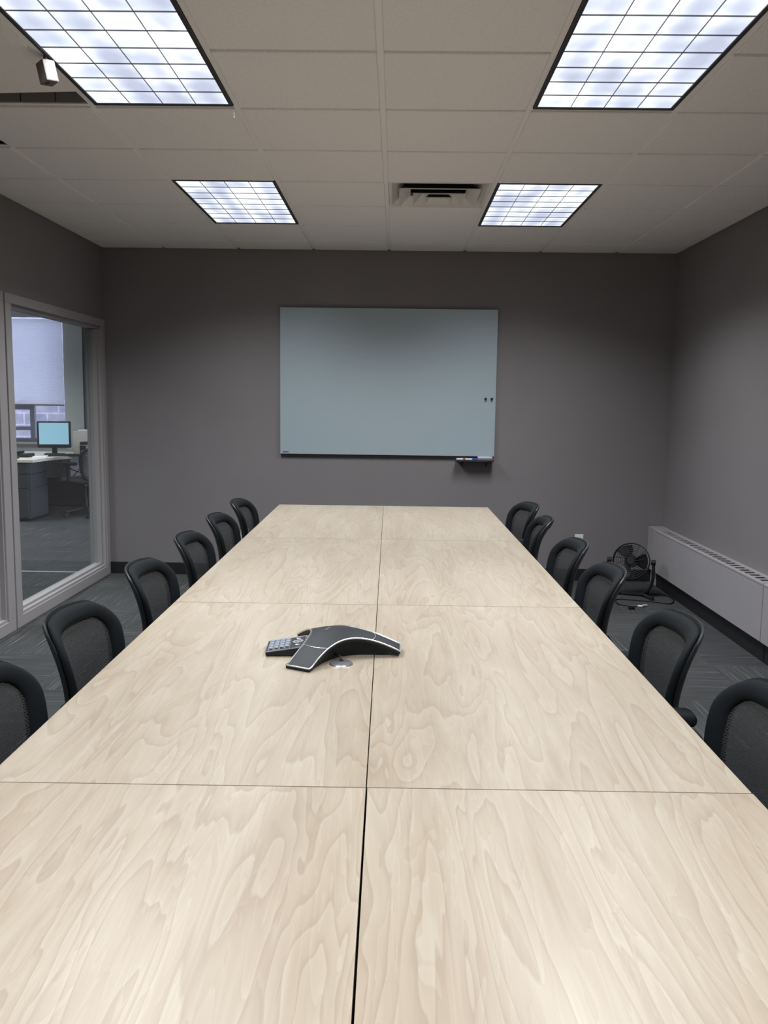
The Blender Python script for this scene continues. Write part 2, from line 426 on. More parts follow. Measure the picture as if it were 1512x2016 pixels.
# light fixtures
def make_light():
    e = empty('ceiling_light')
    W, L = T - .028, 2 * T - .028
    fw = .016
    f = MB()
    f.box(-W / 2, W / 2, -L / 2, -L / 2 + fw, -.006, .05, .002).box(-W / 2, W / 2, L / 2 - fw, L / 2, -.006, .05, .002)
    f.box(-W / 2, -W / 2 + fw, -L / 2 + fw, L / 2 - fw, -.006, .05, .002).box(W / 2 - fw, W / 2, -L / 2 + fw, L / 2 - fw, -.006, .05, .002)
    f.build('light_frame', M['light_frame'], e)
    w, l = W - 2 * fw, L - 2 * fw
    MB().box(-w / 2, w / 2, -l / 2, l / 2, .0, .004).build('light_panel', M['panel'], e)
    MB().box(-W / 2 + .004, W / 2 - .004, -L / 2 + .004, L / 2 - .004, .05, .12).build('housing', M['grey_metal'], e)
    g = MB()
    for k in range(1, 4):
        x = -w / 2 + w * k / 4; g.box(x - .0010, x + .0010, -l / 2, l / 2, -.004, 0)
    for k in range(1, 8):
        y = -l / 2 + l * k / 8; g.box(-w / 2, w / 2, y - .0014, y + .0014, -.004, 0)
    g.build('louvre_grid', M['sash'], e)
    ld = bpy.data.lights.new('louvre_beam', 'AREA'); ld.shape = 'RECTANGLE'; ld.size = w; ld.size_y = l
    ld.energy = 34; ld.color = (.93, .965, 1.0); ld.spread = R(136)
    lo = bpy.data.objects.new('louvre_beam', ld); col.objects.link(lo); lo.parent = e; lo.location = (0, 0, -.008)
    return e
L0 = make_light()
names = {(-2, 2): 'small looking louvred ceiling light, left of the air vent near the back wall',
         (1, 2): 'small looking louvred ceiling light, directly right of the square air vent',
         (-2, 6): 'large near louvred ceiling light with a small sensor box hanging at its edge',
         (1, 6): 'large near louvred ceiling light on the right, cut by the top edge of the photo',
         (-2, 10): 'louvred ceiling light over the near table end, left column, outside the photo',
         (1, 10): 'louvred ceiling light over the near table end, right column, outside the photo'}
first = True
for c in light_cols:
    for r in light_rows:
        o = L0 if first else copy_tree(L0); first = False
        o.location = (colx(c) + T / 2, rowy(r) + T, H + .0)
        tag(o, names[(c, r)], 'ceiling light', 'louvred ceiling lights')
# unseen lights added to brighten the office, copied from the room fixture
for i, (x, y) in enumerate([(-3.7, 5.2), (-3.6, 8.3), (-5.0, 9.9)]):
    o = copy_tree(L0); o.location = (x, y, 2.70)
    for ch in o.children:
        if ch.type == 'LIGHT': ch.data = ch.data.copy(); ch.data.energy = 40
    tag(o, ['louvred ceiling light in the open office just beyond the glazed partition, outside the photo', 'louvred office ceiling light halfway to the office desk, outside the photo', 'louvred ceiling light above the office desk, outside the photo'][i], 'ceiling light', 'office ceiling lights')

# air diffuser
dx, dy = colx(0) + T / 2, (rowy(2) + rowy(1)) / 2
dv = empty('air_vent', (dx, dy, H), 0, 'square stepped metal air vent set in the ceiling between the far lights', 'air vent')
def frustum_ring(r0, z0, r1, z1, th=.0015):
    b = MB()
    def sq(r, z): return [(-r, -r, z), (r, -r, z), (r, r, z), (-r, r, z)]
    A, B = sq(r0, z0), sq(r1, z1); A2, B2 = sq(r0 - th, z0 + .0), sq(r1 - th, z1)
    rings = [[b.bm.verts.new(p) for p in q] for q in (A, B, B2, A2)]
    for i in range(4):
        P, Q = rings[i], rings[(i + 1) % 4]
        for k in range(4): b.bm.faces.new((P[k], P[(k + 1) % 4], Q[(k + 1) % 4], Q[k]))
    return b
hw = T / 2 - .014
fo = MB()
for s in (-1, 1):
    fo.box(min(s * hw, s * (hw - .022)), max(s * hw, s * (hw - .022)), -hw, hw, -.003, .004)
    fo.box(-hw + .022, hw - .022, min(s * hw, s * (hw - .022)), max(s * hw, s * (hw - .022)), -.003, .004)
fo.build('vent_frame', M['diff'], dv)
frustum_ring(hw - .020, -.003, hw - .085, .055).build('vent_cone', M['diff'], dv)
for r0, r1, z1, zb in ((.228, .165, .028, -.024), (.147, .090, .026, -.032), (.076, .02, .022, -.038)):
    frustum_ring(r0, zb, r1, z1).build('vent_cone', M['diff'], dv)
    frustum_ring(r0 - .0005, zb + .004, r1 + .0015, z1 + .003, -.001).build('vent_baffle', M['blackmatte'], dv)  # outer cone faces coloured black for the shade in the gaps
    lip = MB()
    for s_ in (-1, 1):
        lip.box(min(s_ * r0, s_ * (r0 + .002)), max(s_ * r0, s_ * (r0 + .002)), -r0 - .002, r0 + .002, zb - .001, zb + .005)
        lip.box(-r0, r0, min(s_ * r0, s_ * (r0 + .002)), max(s_ * r0, s_ * (r0 + .002)), zb - .001, zb + .005)
    lip.build('vent_lip', M['diff'], dv)
MB().box(-.022, .022, -.022, .022, .021, .025).build('vent_plate', M['blackmatte'], dv)
db = MB()
db.box(-hw, hw, -hw, hw, .15, .155)
for s in (-1, 1):
    db.box(min(s * hw, s * (hw - .004)), max(s * hw, s * (hw - .004)), -hw, hw, .005, .15)
    db.box(-hw, hw, min(s * hw, s * (hw - .004)), max(s * hw, s * (hw - .004)), .005, .15)
db.build('vent_box', M['blackmatte'], dv)

# sensor box and dangling tag
sb = empty('sensor_box', (-1.276, 3.30, 2.640), 0, 'small beige box with a white face hanging under the ceiling beside the near left light', 'sensor')
mx = Matrix.Rotation(R(-12), 4, 'Y') @ Matrix.Rotation(R(-38), 4, 'Z')
MB().box(-.024, .024, -.024, .024, -.038, .036, .002, mtx=mx).build('case', M['beige'], sb)
MB().box(.0238, .0252, -.019, .019, -.034, .020, .0005, 1, mtx=mx).build('lens', M['white'], sb)['label'] = 'bright white face'
MB().box(-.012, .008, -.014, -.004, -.0386, -.0375, mtx=mx).build('slot', M['blackmatte'], sb)
MB().cyl((-.008, 0, .03), (-.008, 0, .062), .005, n=10).build('bracket', M['beige'], sb)
tg = MB().tube([(0, 0, .0), (.001, 0, -.018), (-.001, 0, -.035)], .0008, 6).cyl((-.001, 0, -.035), (0, 0, -.044), .0022, .0012, n=8).cyl((-.0005, 0, -.047), (0, 0, -.056), .0022, .0016, n=8).build('string', M['white'], loc=(colx(-1) - .008, rowy(4) - .03, H + .0))
tag(tg, 'tiny white string end dangling from the corner of the near left ceiling light', 'string')

# ------------------------------------------------------------------ whiteboard, tray and its things
bx0, bx1, bz0, bz1 = -.957, .8165, 1.038, 2.229
gb = empty('glass_board', ((bx0 + bx1) / 2, D, bz0), 0, 'large pale blue-grey glass marker board mounted on the taupe back wall', 'marker board')
hwb = (bx1 - bx0) / 2
MB().box(-hwb, hwb, -.034, -.026, 0, bz1 - bz0, .001, 1).build('board_panel', M['board'], gb)
for s in (-1, 1):
    for z in (.12, bz1 - bz0 - .12): MB().cyl((s * (hwb - .12), -.026, z), (s * (hwb - .12), 0, z), .018, n=20).build('standoff', M['chrome'], gb)
MB().box(-hwb + .02, -hwb + .07, -.0346, -.034, .012, .018).build('maker_mark', M['black'], gb)
MB().box(-hwb + .004, hwb - .004, -.026, -.002, -.012, .0).build('bottom_rail', M['black_base'], gb)  # black strip standing for the shadow along the board's lower edge
for x, lb in ((.733, 'black peg magnet on the glass board, the one farther from the board edge'), (.783, 'black peg magnet nearest the right edge of the glass board')):
    o = MB().cyl((0, -.034, 0), (0, -.048, 0), .0095, .0095, n=18).cyl((0, -.048, 0), (0, -.053, -.001), .0095, .004, n=18).build('magnet', M['black'], loc=(x, D, 1.512), smooth=True)
    MB().box(-.005, .005, -.040, -.034, -.026, -.006, .002).build('peg', M['grey_metal'], o)
    tag(o, lb, 'magnet', 'magnets on the glass board')
tr = empty('marker_tray', (.655, D, 1.0), 0, 'narrow dark tray fixed under the lower right corner of the glass board', 'tray')
MB().box(-.153, .153, -.12, -.0, 0, .006, .001).box(-.153, .153, -.12, -.115, .006, .014, .001).build('shelf', M['dark_metal'], tr)
for x in (-.1, .1):
    brk = MB()
    b = bmesh.new(); v = [b.verts.new(p) for p in ((x, 0, 0), (x, -.1, 0), (x, 0, -.05))]; w_ = [b.verts.new((p[0] + .003, p[1], p[2])) for p in ((x, 0, 0), (x, -.1, 0), (x, 0, -.05))]
    b.faces.new(v); b.faces.new(w_[::-1])
    for i in range(3): b.faces.new((v[i], v[(i + 1) % 3], w_[(i + 1) % 3], w_[i]))
    brk._join(b, None)
    brk.build('tray_bracket', M['dark_metal'], tr)
mk = [(-.135, -.085, 'white', 'marker_red', 12), (-.10, -.06, 'white', 'marker_green', -8), (-.06, -.09, 'white', 'marker_blue', 6), (-.025, -.07, 'marker_blue', 'marker_blue', -4)]
labs = ['white marker with a red cap at the outer left end of the tray', 'white marker with a green cap, second from the left end of the tray', 'white marker with a blue cap lying next to the all-blue marker', 'blue marker lying beside the eraser on the tray']
for i, (x, y, bc, cc_, a) in enumerate(mk):
    o = MB().cyl((-.03, 0, 0), (.025, 0, 0), .0085, n=14).build('marker', M[bc], loc=(.655 + x + .01, D + y, 1.0156), smooth=True)
    o.rotation_euler = (0, 0, R(a + 6))
    MB().cyl((.025, 0, 0), (.05, 0, 0), .0092, .008, n=14).build('cap', M[cc_], o, smooth=True)
    tag(o, labs[i], 'marker', 'markers on the tray')
er = MB().box(-.062, .062, -.026, .026, .012, .034, .008, 3).build('eraser', M['board_edge'], loc=(.655 + .083, D - .07, 1.006), smooth=True)
MB().box(-.062, .062, -.026, .026, 0, .013, .002).build('felt', M['felt'], er); tag(er, 'blue-grey board eraser resting on the right end of the marker tray', 'eraser')

# outlets
def outlet(x, z, lb):
    e = empty('wall_outlet', (x, D, z), 0, lb, 'outlet', 'outlets on the back wall')
    MB().box(-.036, .036, -.006, 0, -.058, .058, .003).build('cover_plate', M['white'], e)
    s = MB()
    for dz in (-.02, .02): s.box(-.016, .016, -.0075, -.005, dz - .013, dz + .013, .003)
    s.build('socket', M['white'], e)
    k = MB()
    for dz in (-.02, .02):
        for dx_ in (-.006, .006): k.box(dx_ - .001, dx_ + .001, -.0079, -.0072, dz - .004, dz + .005)
        k.cyl((0, -.0079, dz - .008), (0, -.0072, dz - .008), .002, n=8)
    k.build('slot', M['black'], e)
outlet(1.553, .335, 'white wall outlet above the baseboard, right of the table, left of the fan')
outlet(-1.262, .345, 'white wall outlet seen between the two farthest left-hand chairs')

# ------------------------------------------------------------------ heater
def heater(y0, y1, lb, name='wall_heater', capfar=False, capnear=False):
    e = empty(name, (XR, (y0 + y1) / 2, 0), 0, lb, 'heater', 'heater covers along the right wall')
    c = (y0 + y1) / 2; a, b = y0 - c, y1 - c; dp = .125
    body = MB(); body.box(-dp, 0, a, b, .125, .455, .002)
    body.build('cover', M['heater'], e)
    tp = MB(); tp.box(-dp - .002, -dp + .022, a, b, .452, .472, .006, 3).box(-.03, 0, a, b, .452, .470, .003)
    n = int((b - a - .12) / .052); s = a + .06
    lo, hi = a + (.0 if not capnear else .0), b
    tp.box(-dp + .02, -.028, a, a + .05, .452, .468, .001).box(-dp + .02, -.028, b - .05, b, .452, .468, .001)
    k = a + .05
    while k < b - .05:
        tp.box(-dp + .02, -.028, k, min(k + .030, b - .05), .463, .4675); k += .078
    tp.build('top_grille', M['heater'], e, smooth=False)
    MB().box(-dp + .02, -.028, a + .05, b - .05, .455, .4605).build('grille_well', M['blackmatte'], e)
    MB().box(-dp + .03, -.013, a, b, .0, .124).build('kick_plate', M['black_base'], e)
    return e
h1 = heater(4.955, 7.075, 'long painted heater cover with a slotted top beside the floor fan')
heater(2.6, 4.945, 'nearer painted heater cover section, its end at the right edge of the photo')
ec = MB().box(-.127, 0, -.09, .09, .125, .474, .003).box(-.09, -.013, -.09, .09, 0, .125).build('heater_end_cap', M['heater'], loc=(XR, 7.168, 0))
tag(ec, 'plain painted end cap of the heater against the back wall', 'heater')

# ------------------------------------------------------------------ tables
TX, TY, TR, TW, TL, TH = -.0806, 6.2013, .0073, .7473, 1.5312, .737
def make_table():
    e = empty('table')
    hwid, hl = TW / 2 - .0012, TL / 2 - .0017
    MB().box(-hwid, hwid, -hl, hl, TH - .003, TH).build('tabletop', M['wood'], e)
    MB().box(-hwid, hwid, -hl, hl, TH - .029, TH - .003).build('edge_band', M['edge'], e)
    for s in (-1, 1):
        f = MB(); y = s * (hl - .16)
        f.box(.21, .25, y - .03, y + .03, .03, TH - .03, .004).box(.06, .36, y - .025, y + .025, .0, .03, .006)
        f.box(-.10, .34, y - .02, y + .02, TH - .055, TH - .029, .002)
        f.build('leg', M['grey_metal'], e)
    MB().box(.218, .242, -hl + .19, hl - .19, TH - .09, TH - .03).build('modesty_rail', M['grey_metal'], e)
    return e
T0 = make_table(); first = True
rown = ['far end row', 'second row from the back wall', 'third row, level with the conference phone', 'nearest row']
jit = {(0, 0): (0, 0), (1, 3): (.003, -.002), (1, 2): (.0, .0)}
for r in range(4):
    for s in (0, 1):
        o = T0 if first else copy_tree(T0); first = False
        lx = (-TW / 2 if s == 0 else TW / 2); ly = -(r + .5) * TL
        jx, jy = [(0, 0), (0, 0)][s]
        if (r, s) == (3, 1): jx = .0015
        c_, s_ = cos(TR), sin(TR)
        o.location = (TX + c_ * lx - s_ * ly + jx, TY + s_ * lx + c_ * ly, 0)
        o.rotation_euler = (0, 0, TR + (pi if s == 1 else 0))
        side = 'left' if s == 0 else 'right'
        lb = {0: f'pale maple table at the far end below the marker board, {side} of the centre seam',
              1: f'pale maple table second from the back wall, {side} of the centre seam',
              2: (f'pale maple table that carries the black conference phone' if s == 0 else 'pale maple table just right of the conference phone'),
              3: f'nearest pale maple table at the bottom of the photo, {side} of the centre seam'}[r]
        tag(o, lb, 'table', 'maple tables pushed together')

# ------------------------------------------------------------------ chairs
def lerp_pts(z, pts):
    if z <= pts[0][0]: return pts[0][1]
    for (a, va), (b, vb) in zip(pts, pts[1:]):
        if z <= b:
            t_ = (z - a) / (b - a); t_ = t_ * t_ * (3 - 2 * t_); return va + (vb - va) * t_
    return pts[-1][1]
ZB, ZT, HW = .47, .858, .214
def backY(x, z):
    b = -.20 + .012 * math.exp(-((z - .60) / .09) ** 2) - .66 * max(0, z - .69) ** 1.5
    return b + .062 * (abs(x) / HW) ** 2.2
def taper(z): 
    return 1 - .24 * max(0, (ZT - .10 - z)) / (ZT - ZB)
def rrect(inset, u, r=.085):
    """rounded rectangle outline point (X,Z) at parameter u"""
    hw, z0, z1 = HW - inset, ZB + inset, ZT - inset; rr = max(r - inset * .75, .02)
    segs = []
    n = 8; pts = []
    for cx, cz, a0, r_ in ((hw - rr, z1 - rr, 0, rr), (-hw + rr, z1 - rr, 90, rr), (-hw + rr * .8, z0 + rr * .8, 180, rr * .8), (hw - rr * .8, z0 + rr * .8, 270, rr * .8)):
        for k in range(n + 1):
            a = R(a0 + 90 * k / n); pts.append((cx + r_ * cos(a), cz + r_ * sin(a)))
    # resample: arcs fixed, add points on straights
    out = []
    for i in range(len(pts)):
        p, q = pts[i], pts[(i + 1) % len(pts)]; out.append(p)
        if (i + 1) % (n + 1) == 0:
            for k in range(1, 8): out.append((p[0] + (q[0] - p[0]) * k / 8, p[1] + (q[1] - p[1]) * k / 8))
    return out
def lift(p, off=0.0):
    x, z = p; x *= taper(z)
    # crown the top edge slightly
    if z > ZT - .12: z += .012 * (1 - (x / HW) ** 2) * (z - ZT + .12) / .12
    return Vector((x, backY(x, z) + off, z))
def make_chair():
    e = empty('office_chair')
    # wide padded frame of the backrest: cross-section (inset, offset toward sitter)
    prof = [(0, -.004), (.003, .005), (.012, .012), (.026, .013), (.039, .009), (.044, .0), (.041, -.010), (.028, -.014), (.010, -.014), (.002, -.011)]
    rings = [[lift(p, o_) for p in rrect(i_, 0)] for i_, o_ in prof]
    fb = MB(); nn = len(rings[0])
    vs = [[fb.bm.verts.new(p) for p in rg] for rg in rings]
    for a in range(len(prof)):
        A, B = vs[a], vs[(a + 1) % len(prof)]
        for k in range(nn): fb.bm.faces.new((A[k], A[(k + 1) % nn], B[(k + 1) % nn], B[k]))
    fb.build('backrest_frame', M['chairframe'], e, smooth=True, angle=60)
    # outer shell lip behind the frame
    prof2 = [(-.004, -.016), (-.004, -.022), (.006, -.028), (.030, -.026), (.034, -.018), (.02, -.0145)]
    rings = [[lift(p, o_) for p in rrect(i_, 0)] for i_, o_ in prof2]
    fb = MB(); vs = [[fb.bm.verts.new(p) for p in rg] for rg in rings]
    for a in range(len(prof2)):
        A, B = vs[a], vs[(a + 1) % len(prof2)]
        for k in range(nn): fb.bm.faces.new((A[k], A[(k + 1) % nn], B[(k + 1) % nn], B[k]))
    fb.build('back_shell', M['black'], e, smooth=True, angle=60)
    # mesh
    nb = MB()
    loops = []
    for s in [1.0, .9, .78, .62, .45, .25, .08]:
        base_ = rrect(.041, 0); cz = (ZB + ZT) / 2
        loops.append([nb.bm.verts.new(lift((x * s, cz + (z - cz) * s), -.003)) for x, z in base_])
    for A, B in zip(loops, loops[1:]):
        for k in range(nn): nb.bm.faces.new((A[k], A[(k + 1) % nn], B[(k + 1) % nn], B[k]))
    nb.bm.faces.new(loops[-1])
    nb.build('backrest_mesh', M['net'], e, smooth=True, angle=80)
    # lumbar bar and spine
    sp = MB()
    sp.tube([(0, -.215, .60), (0, -.245, .54), (0, -.25, .45), (0, -.20, .405), (0, -.08, .40)], [.018, .022, .024, .024, .02], 12, smooth=2)
    sp.build('back_support', M['chairframe'], e, smooth=True)
    # seat
    def seat_fn(u, v):
        th = 2 * pi * u
        se = lambda c_, p_=.42: math.copysign(abs(c_) ** p_, c_)
        ph = pi * (v - .5)
        rx, ry, rz = .245, .235, .042
        k_ = abs(cos(ph)) ** .45
        x = rx * se(cos(th)) * k_; y = ry * se(sin(th)) * k_; z = rz * math.copysign(abs(sin(ph)) ** .8, sin(ph))
        front = max(0, y - .12) / .12
        return Vector((x, y + .05, .455 + z - .03 * front ** 2))
    sm_ = MB(); sm_.grid(seat_fn, 40, 14, cu=True)
    sm_.build('seat', M['chairfabric'], e, smooth=True, angle=80)
    MB().box(-.11, .11, -.12, .16, .375, .42, .015).build('seat_mechanism', M['black'], e, smooth=True)
    for s in (-1, 1):
        a = MB()
        a.tube([(s * .12, .0, .40), (s * .225, .0, .40), (s * .258, .0, .43), (s * .262, .0, .50), (s * .262, .0, .655)], .016, 10, smooth=2)
        ao = a.build('armrest', M['chairframe'], e, smooth=True)
        p = MB(); p.box(s * .262 - .036, s * .262 + .036, -.150, .09, .655, .692, .017, 4)
        p.build('arm_pad', M['chairframe'], ao, smooth=True)
    MB().cyl((0, 0, .06), (0, 0, .24), .027, n=20).cyl((0, 0, .24), (0, 0, .38), .014, n=16).build('gas_lift', M['black'], e, smooth=True)
    bs = MB(); bs.cyl((0, 0, .075), (0, 0, .115), .05, .035, n=24)
    for k in range(5):
        a = R(72 * k + 18); d = Vector((cos(a), sin(a), 0))
        bs.tube([d * .03 + Vector((0, 0, .095)), d * .16 + Vector((0, 0, .085)), d * .255 + Vector((0, 0, .066))], [.026, .02, .015], 10)
    bs.build('star_base', M['black'], e, smooth=True)
    for k in range(5):
        a = R(72 * k + 18); d = Vector((cos(a), sin(a), 0)); n_ = Vector((-sin(a), cos(a), 0)); p = d * .255 + Vector((0, 0, .028))
        c_ = MB()
        for s in (-1, 1): c_.cyl(p + n_ * s * .006, p + n_ * s * .024, .0275, .025, n=18)
        c_.cyl(p + Vector((0, 0, .0)), p + Vector((0, 0, .038)), .008, n=10)
        c_.build('caster', M['black'], e, smooth=True)
    return e
C0 = make_chair()
EDGE_L = lambda y: TX - TW * cos(TR) - (y - TY) * sin(TR)
EDGE_R = lambda y: TX + TW * cos(TR) - (y - TY) * sin(TR)
GAP = .012
chairs = [('L', 5.27, 0, 0, 'farthest'), ('L', 4.57, 0, 1, 'second'), ('L', 3.89, 0, 2, 'third'), ('L', 3.18, 0, 0, 'fourth'), ('L', 2.44, -1, 3, 'fifth'), ('L', 1.82, 0, 0, 'sixth'),
          ('R', 5.28, 7, 0, 'farthest'), ('R', 4.66, -3, 0, 'second'), ('R', 3.86, 0, 0, 'third'), ('R', 3.24, 0, 0, 'fourth'), ('R', 2.46, 0, 0, 'fifth'), ('R', 1.79, 0, 0, 'sixth')]
clabel = {
 ('L', 0): 'black mesh office chair left of the table, the one nearest the back wall',
 ('L', 1): 'black mesh chair left of the table, second from the back wall, beside the white outlet',
 ('L', 2): 'black mesh chair left of the table, third from the back wall, before the black baseboard',
 ('L', 3): 'black mesh chair left of the table, fourth from the back wall, beside a table seam',
 ('L', 4): 'black mesh office chair shown whole nearest the camera on the glazed side of the table',
 ('L', 5): 'black mesh office chair cut off by the left edge of the photo',
 ('R', 0): 'black mesh office chair right of the table, the one nearest the back wall',
 ('R', 1): 'black mesh office chair right of the table, second from the back wall, overlapping the farthest',
 ('R', 2): 'black mesh office chair right of the table with the white outlet just above it',
 ('R', 3): 'black mesh office chair right of the table, just in front of the floor fan',
 ('R', 4): 'black mesh office chair facing the conference phone, nearest whole one on the heater side',
 ('R', 5): 'black mesh office chair cut off by the right edge of the photo'}
cnt = {'L': 0, 'R': 0}; first = True
CH = {}
for side, y, ang, dxx, nm in chairs:
    o = C0 if first else copy_tree(C0); first = False
    k = cnt[side]; cnt[side] += 1
    push = .127 - GAP - (0.0)
    if side == 'L':
        o.location = (EDGE_L(y) - .013 + push + random.uniform(-.006, 0), y, 0); o.rotation_euler = (0, 0, R(-90 + ang + random.uniform(-1, 1)))
    else:
        o.location = (EDGE_R(y) + .013 - push + random.uniform(0, .006), y, 0); o.rotation_euler = (0, 0, R(90 + ang + random.uniform(-1, 1)))
    tag(o, clabel[(side, k)], 'chair', 'mesh office chairs around the table')
    CH[(side, k)] = o
CH[('R', 0)].location.x += .022
for ch in CH[('R', 4)].children:
    if ch.name.startswith('armrest'): ch.location.y -= .045

# ------------------------------------------------------------------ conference phone
px, py = -.165, 2.525
ph = empty('conference_phone', (px, py, TH), 0, 'black three-armed conference phone with silver trim on the maple table', 'phone')
arms = [(R(242.5), .212), (R(-1), .188), (R(121), .20)]
def outline(n=34):
    pts = []
    hw = .0385
    for i, (a, L_) in enumerate(arms):
        d = Vector((cos(a), sin(a))); s = Vector((-sin(a), cos(a)))
        pts.append(('tipR', d * L_ - s * hw)); pts.append(('tipL', d * L_ + s * hw))
    # order counter-clockwise: arm B (-1), arm C (121), arm A (242)
    order = [1, 2, 0]; out = []
    for idx, k in enumerate(order):
        a, L_ = arms[k]; a2, L2 = arms[order[(idx + 1) % 3]]
        d = Vector((cos(a), sin(a))); s = Vector((-sin(a), cos(a))); d2 = Vector((cos(a2), sin(a2))); s2 = Vector((-sin(a2), cos(a2)))
        for q in range(7): out.append(d * L_ + s * hw * (-1 + 2 * q / 6))
        P0 = d * L_ + s * hw; P3 = d2 * L2 - s2 * hw
        P1 = d * (L_ * .28) + s * (hw * .92); P2 = d2 * (L2 * .28) - s2 * (hw * .92)
        for q in range(1, n):
            t_ = q / n
            out.append(P0 * (1 - t_) ** 3 + P1 * 3 * t_ * (1 - t_) ** 2 + P2 * 3 * t_ ** 2 * (1 - t_) + P3 * t_ ** 3)
    return out
OUT = outline()
def ztop(p):
    r = p.length / .205
    return .010 + .060 * (1 - min(1, r) ** 1.8) if r < 1 else .010
def surf(us, zoff, scale=1.0, close=False):
    return [[Vector((p.x * u, p.y * u, ztop(p * u) + zoff)) for p in OUT] for u in us]
b = MB()
us = [1.0, .985, .9, .8, .7, .6, .5, .4, .3, .2, .1]
loops = [[b.bm.verts.new(v_) for v_ in lp] for lp in surf(us, 0)]
low = [[b.bm.verts.new(Vector((p.x, p.y, max(.001, ztop(p) - .009)))) for p in OUT], [b.bm.verts.new(Vector((p.x * .84, p.y * .84, max(.0008, ztop(p * .84) - .019)))) for p in OUT],
       [b.bm.verts.new(Vector((p.x * .64, p.y * .64, .0006))) for p in OUT]]
seq = low[::-1] + loops; N = len(OUT)
for A, B in zip(seq, seq[1:]):
    for k in range(N): b.bm.faces.new((A[k], A[(k + 1) % N], B[(k + 1) % N], B[k]))
b.bm.faces.new(seq[0][::-1]); b.bm.faces.new(seq[-1])
b.build('phone_body', M['phone'], ph, smooth=True, angle=45)
MB().tube([Vector((p.x, p.y, ztop(p) + .0)) for p in OUT], .0025, 8, closed=True).build('silver_rim', M['silver'], ph, smooth=True)
sg = MB()
for a, L_ in arms[:2]:
    d = Vector((cos(a), sin(a))); s = Vector((-sin(a), cos(a)))
    pts = []
    for q in range(9):
        w_ = -1 + 2 * q / 8; p = d * (L_ * .56 + .008 * (1 - w_ * w_)) + s * .040 * w_
        pts.append(Vector((p.x, p.y, ztop(p) + .0004)))
    sg.tube(pts, .0010, 6)
sg.build('trim_line', M['silver'], ph)
MB().box(-.018, .018, -.0015, .0015, 0, .0006, mtx=Matrix.Translation((-.03, .005, ztop(Vector((-.03, .005))) + .0003)) @ Matrix.Rotation(R(70), 4, 'Z')).build('maker_mark', M['grey_metal'], ph)
# keypad console
kp = empty('console', (0, 0, 0)); kp.parent = ph
km = Matrix.Translation((-.079, .004, .0)) @ Matrix.Rotation(R(3), 4, 'Z')
def wedge(x0, x1, y0, y1, za0, za1, zb0, zb1):
    """box whose top/bottom slope: za at x0, zb at x1"""
    b = MB()
    P = [(x0, y0, za0), (x1, y0, zb0), (x1, y1, zb0), (x0, y1, za0), (x0, y0, za1), (x1, y0, zb1), (x1, y1, zb1), (x0, y1, za1)]
    P = [km @ Vector(p) for p in P]
    v = [b.bm.verts.new(p) for p in P]
    for f in ((0, 3, 2, 1), (4, 5, 6, 7), (0, 1, 5, 4), (1, 2, 6, 5), (2, 3, 7, 6), (3, 0, 4, 7)): b.bm.faces.new([v[i] for i in f])
    bmesh.ops.bevel(b.bm, geom=list(b.bm.edges), offset=.0025, segments=2, affect='EDGES')
    return b
kx0, kx1, ky = -.13, .06, .058
def ktop(x): return .014 + (x - kx0) / (kx1 - kx0) * .028
wedge(kx0, kx1, -ky, ky, .001, .014, .001, .042).build('console_body', M['phone'], ph, smooth=True)
rim = [(kx0, -ky), (kx1, -ky), (kx1, ky), (kx0, ky)]
MB().tube([km @ Vector((x, y, ktop(x) - .001)) for x, y in rim], .0022, 6, closed=True).build('console_trim', M['grey_metal'], ph)
wedge(kx0 + .005, -.058, -ky + .006, ky - .006, .0130, .0160, .0215, .0252).build('key_field', M['grey_metal'], ph)
kk = MB()
for i in range(4):
    for j in range(4):
        x = kx0 + .0145 + i * .0158; y = -.0375 + j * .025
        z = ktop(x) + .0045
        kk.box(x - .0060, x + .0060, y - .0095, y + .0095, z - .002, z + .0012, .001, 1, mtx=km)
kk.build('key', M['key'], ph)
rg = MB()
zc = ktop(-.038)
rg.lathe([(.009, 0), (.009, .003), (.016, .003), (.0165, 0)], 28, mtx=km @ Matrix.Translation((-.038, 0, zc)) @ Matrix.Rotation(R(-8.4), 4, 'Y'))
rg.lathe([(.0, .003), (.0055, .003), (.0055, 0)], 20, mtx=km @ Matrix.Translation((-.038, 0, zc)) @ Matrix.Rotation(R(-8.4), 4, 'Y'))
for y in (-.034, .034): rg.box(-.045, -.031, y - .006, y + .006, zc - .001, zc + .003, .002, 2, mtx=km)
rg.build('navigation_key', M['silver'], ph, smooth=True)
sk = MB()
for j in range(4):
    y = -.036 + j * .024; sk.box(-.018, -.010, y - .005, y + .005, ktop(-.014) - .001, ktop(-.014) + .003, .0015, 2, mtx=km)
sk.build('soft_key', M['silver'], ph)
wedge(.028, .058, -ky + .004, ky - .004, .036, .040, .040, .046).build('display', M['lcd'], ph)
col.objects.unlink(kp); bpy.data.objects.remove(kp)
# grommet and cord
gm = MB().lathe([(.0, .0045), (.024, .0045), (.0315, .0035), (.034, .0), (.0, 0)], 40).build('cable_grommet', M['silver'], loc=(-.146, 2.405, TH + .0005), smooth=True)
MB().lathe([(.0, .0052), (.006, .0052), (.006, .004), (.0, .004)], 20, mtx=Matrix.Translation((0, .014, 0))).build('hole', M['black'], gm)
tag(gm, 'round silver cable grommet set in the table under the conference phone', 'grommet')
cd_ = MB().tube([(-.146, 2.419, TH + .004), (-.148, 2.425, TH + .017), (-.165, 2.445, TH + .017), (-.19, 2.465, TH + .009), (-.215, 2.475, TH + .006)], .0026, 8, smooth=2).build('phone_cord', M['black'], smooth=True)
tag(cd_, 'short black cord running from the silver grommet to the conference phone', 'cord')

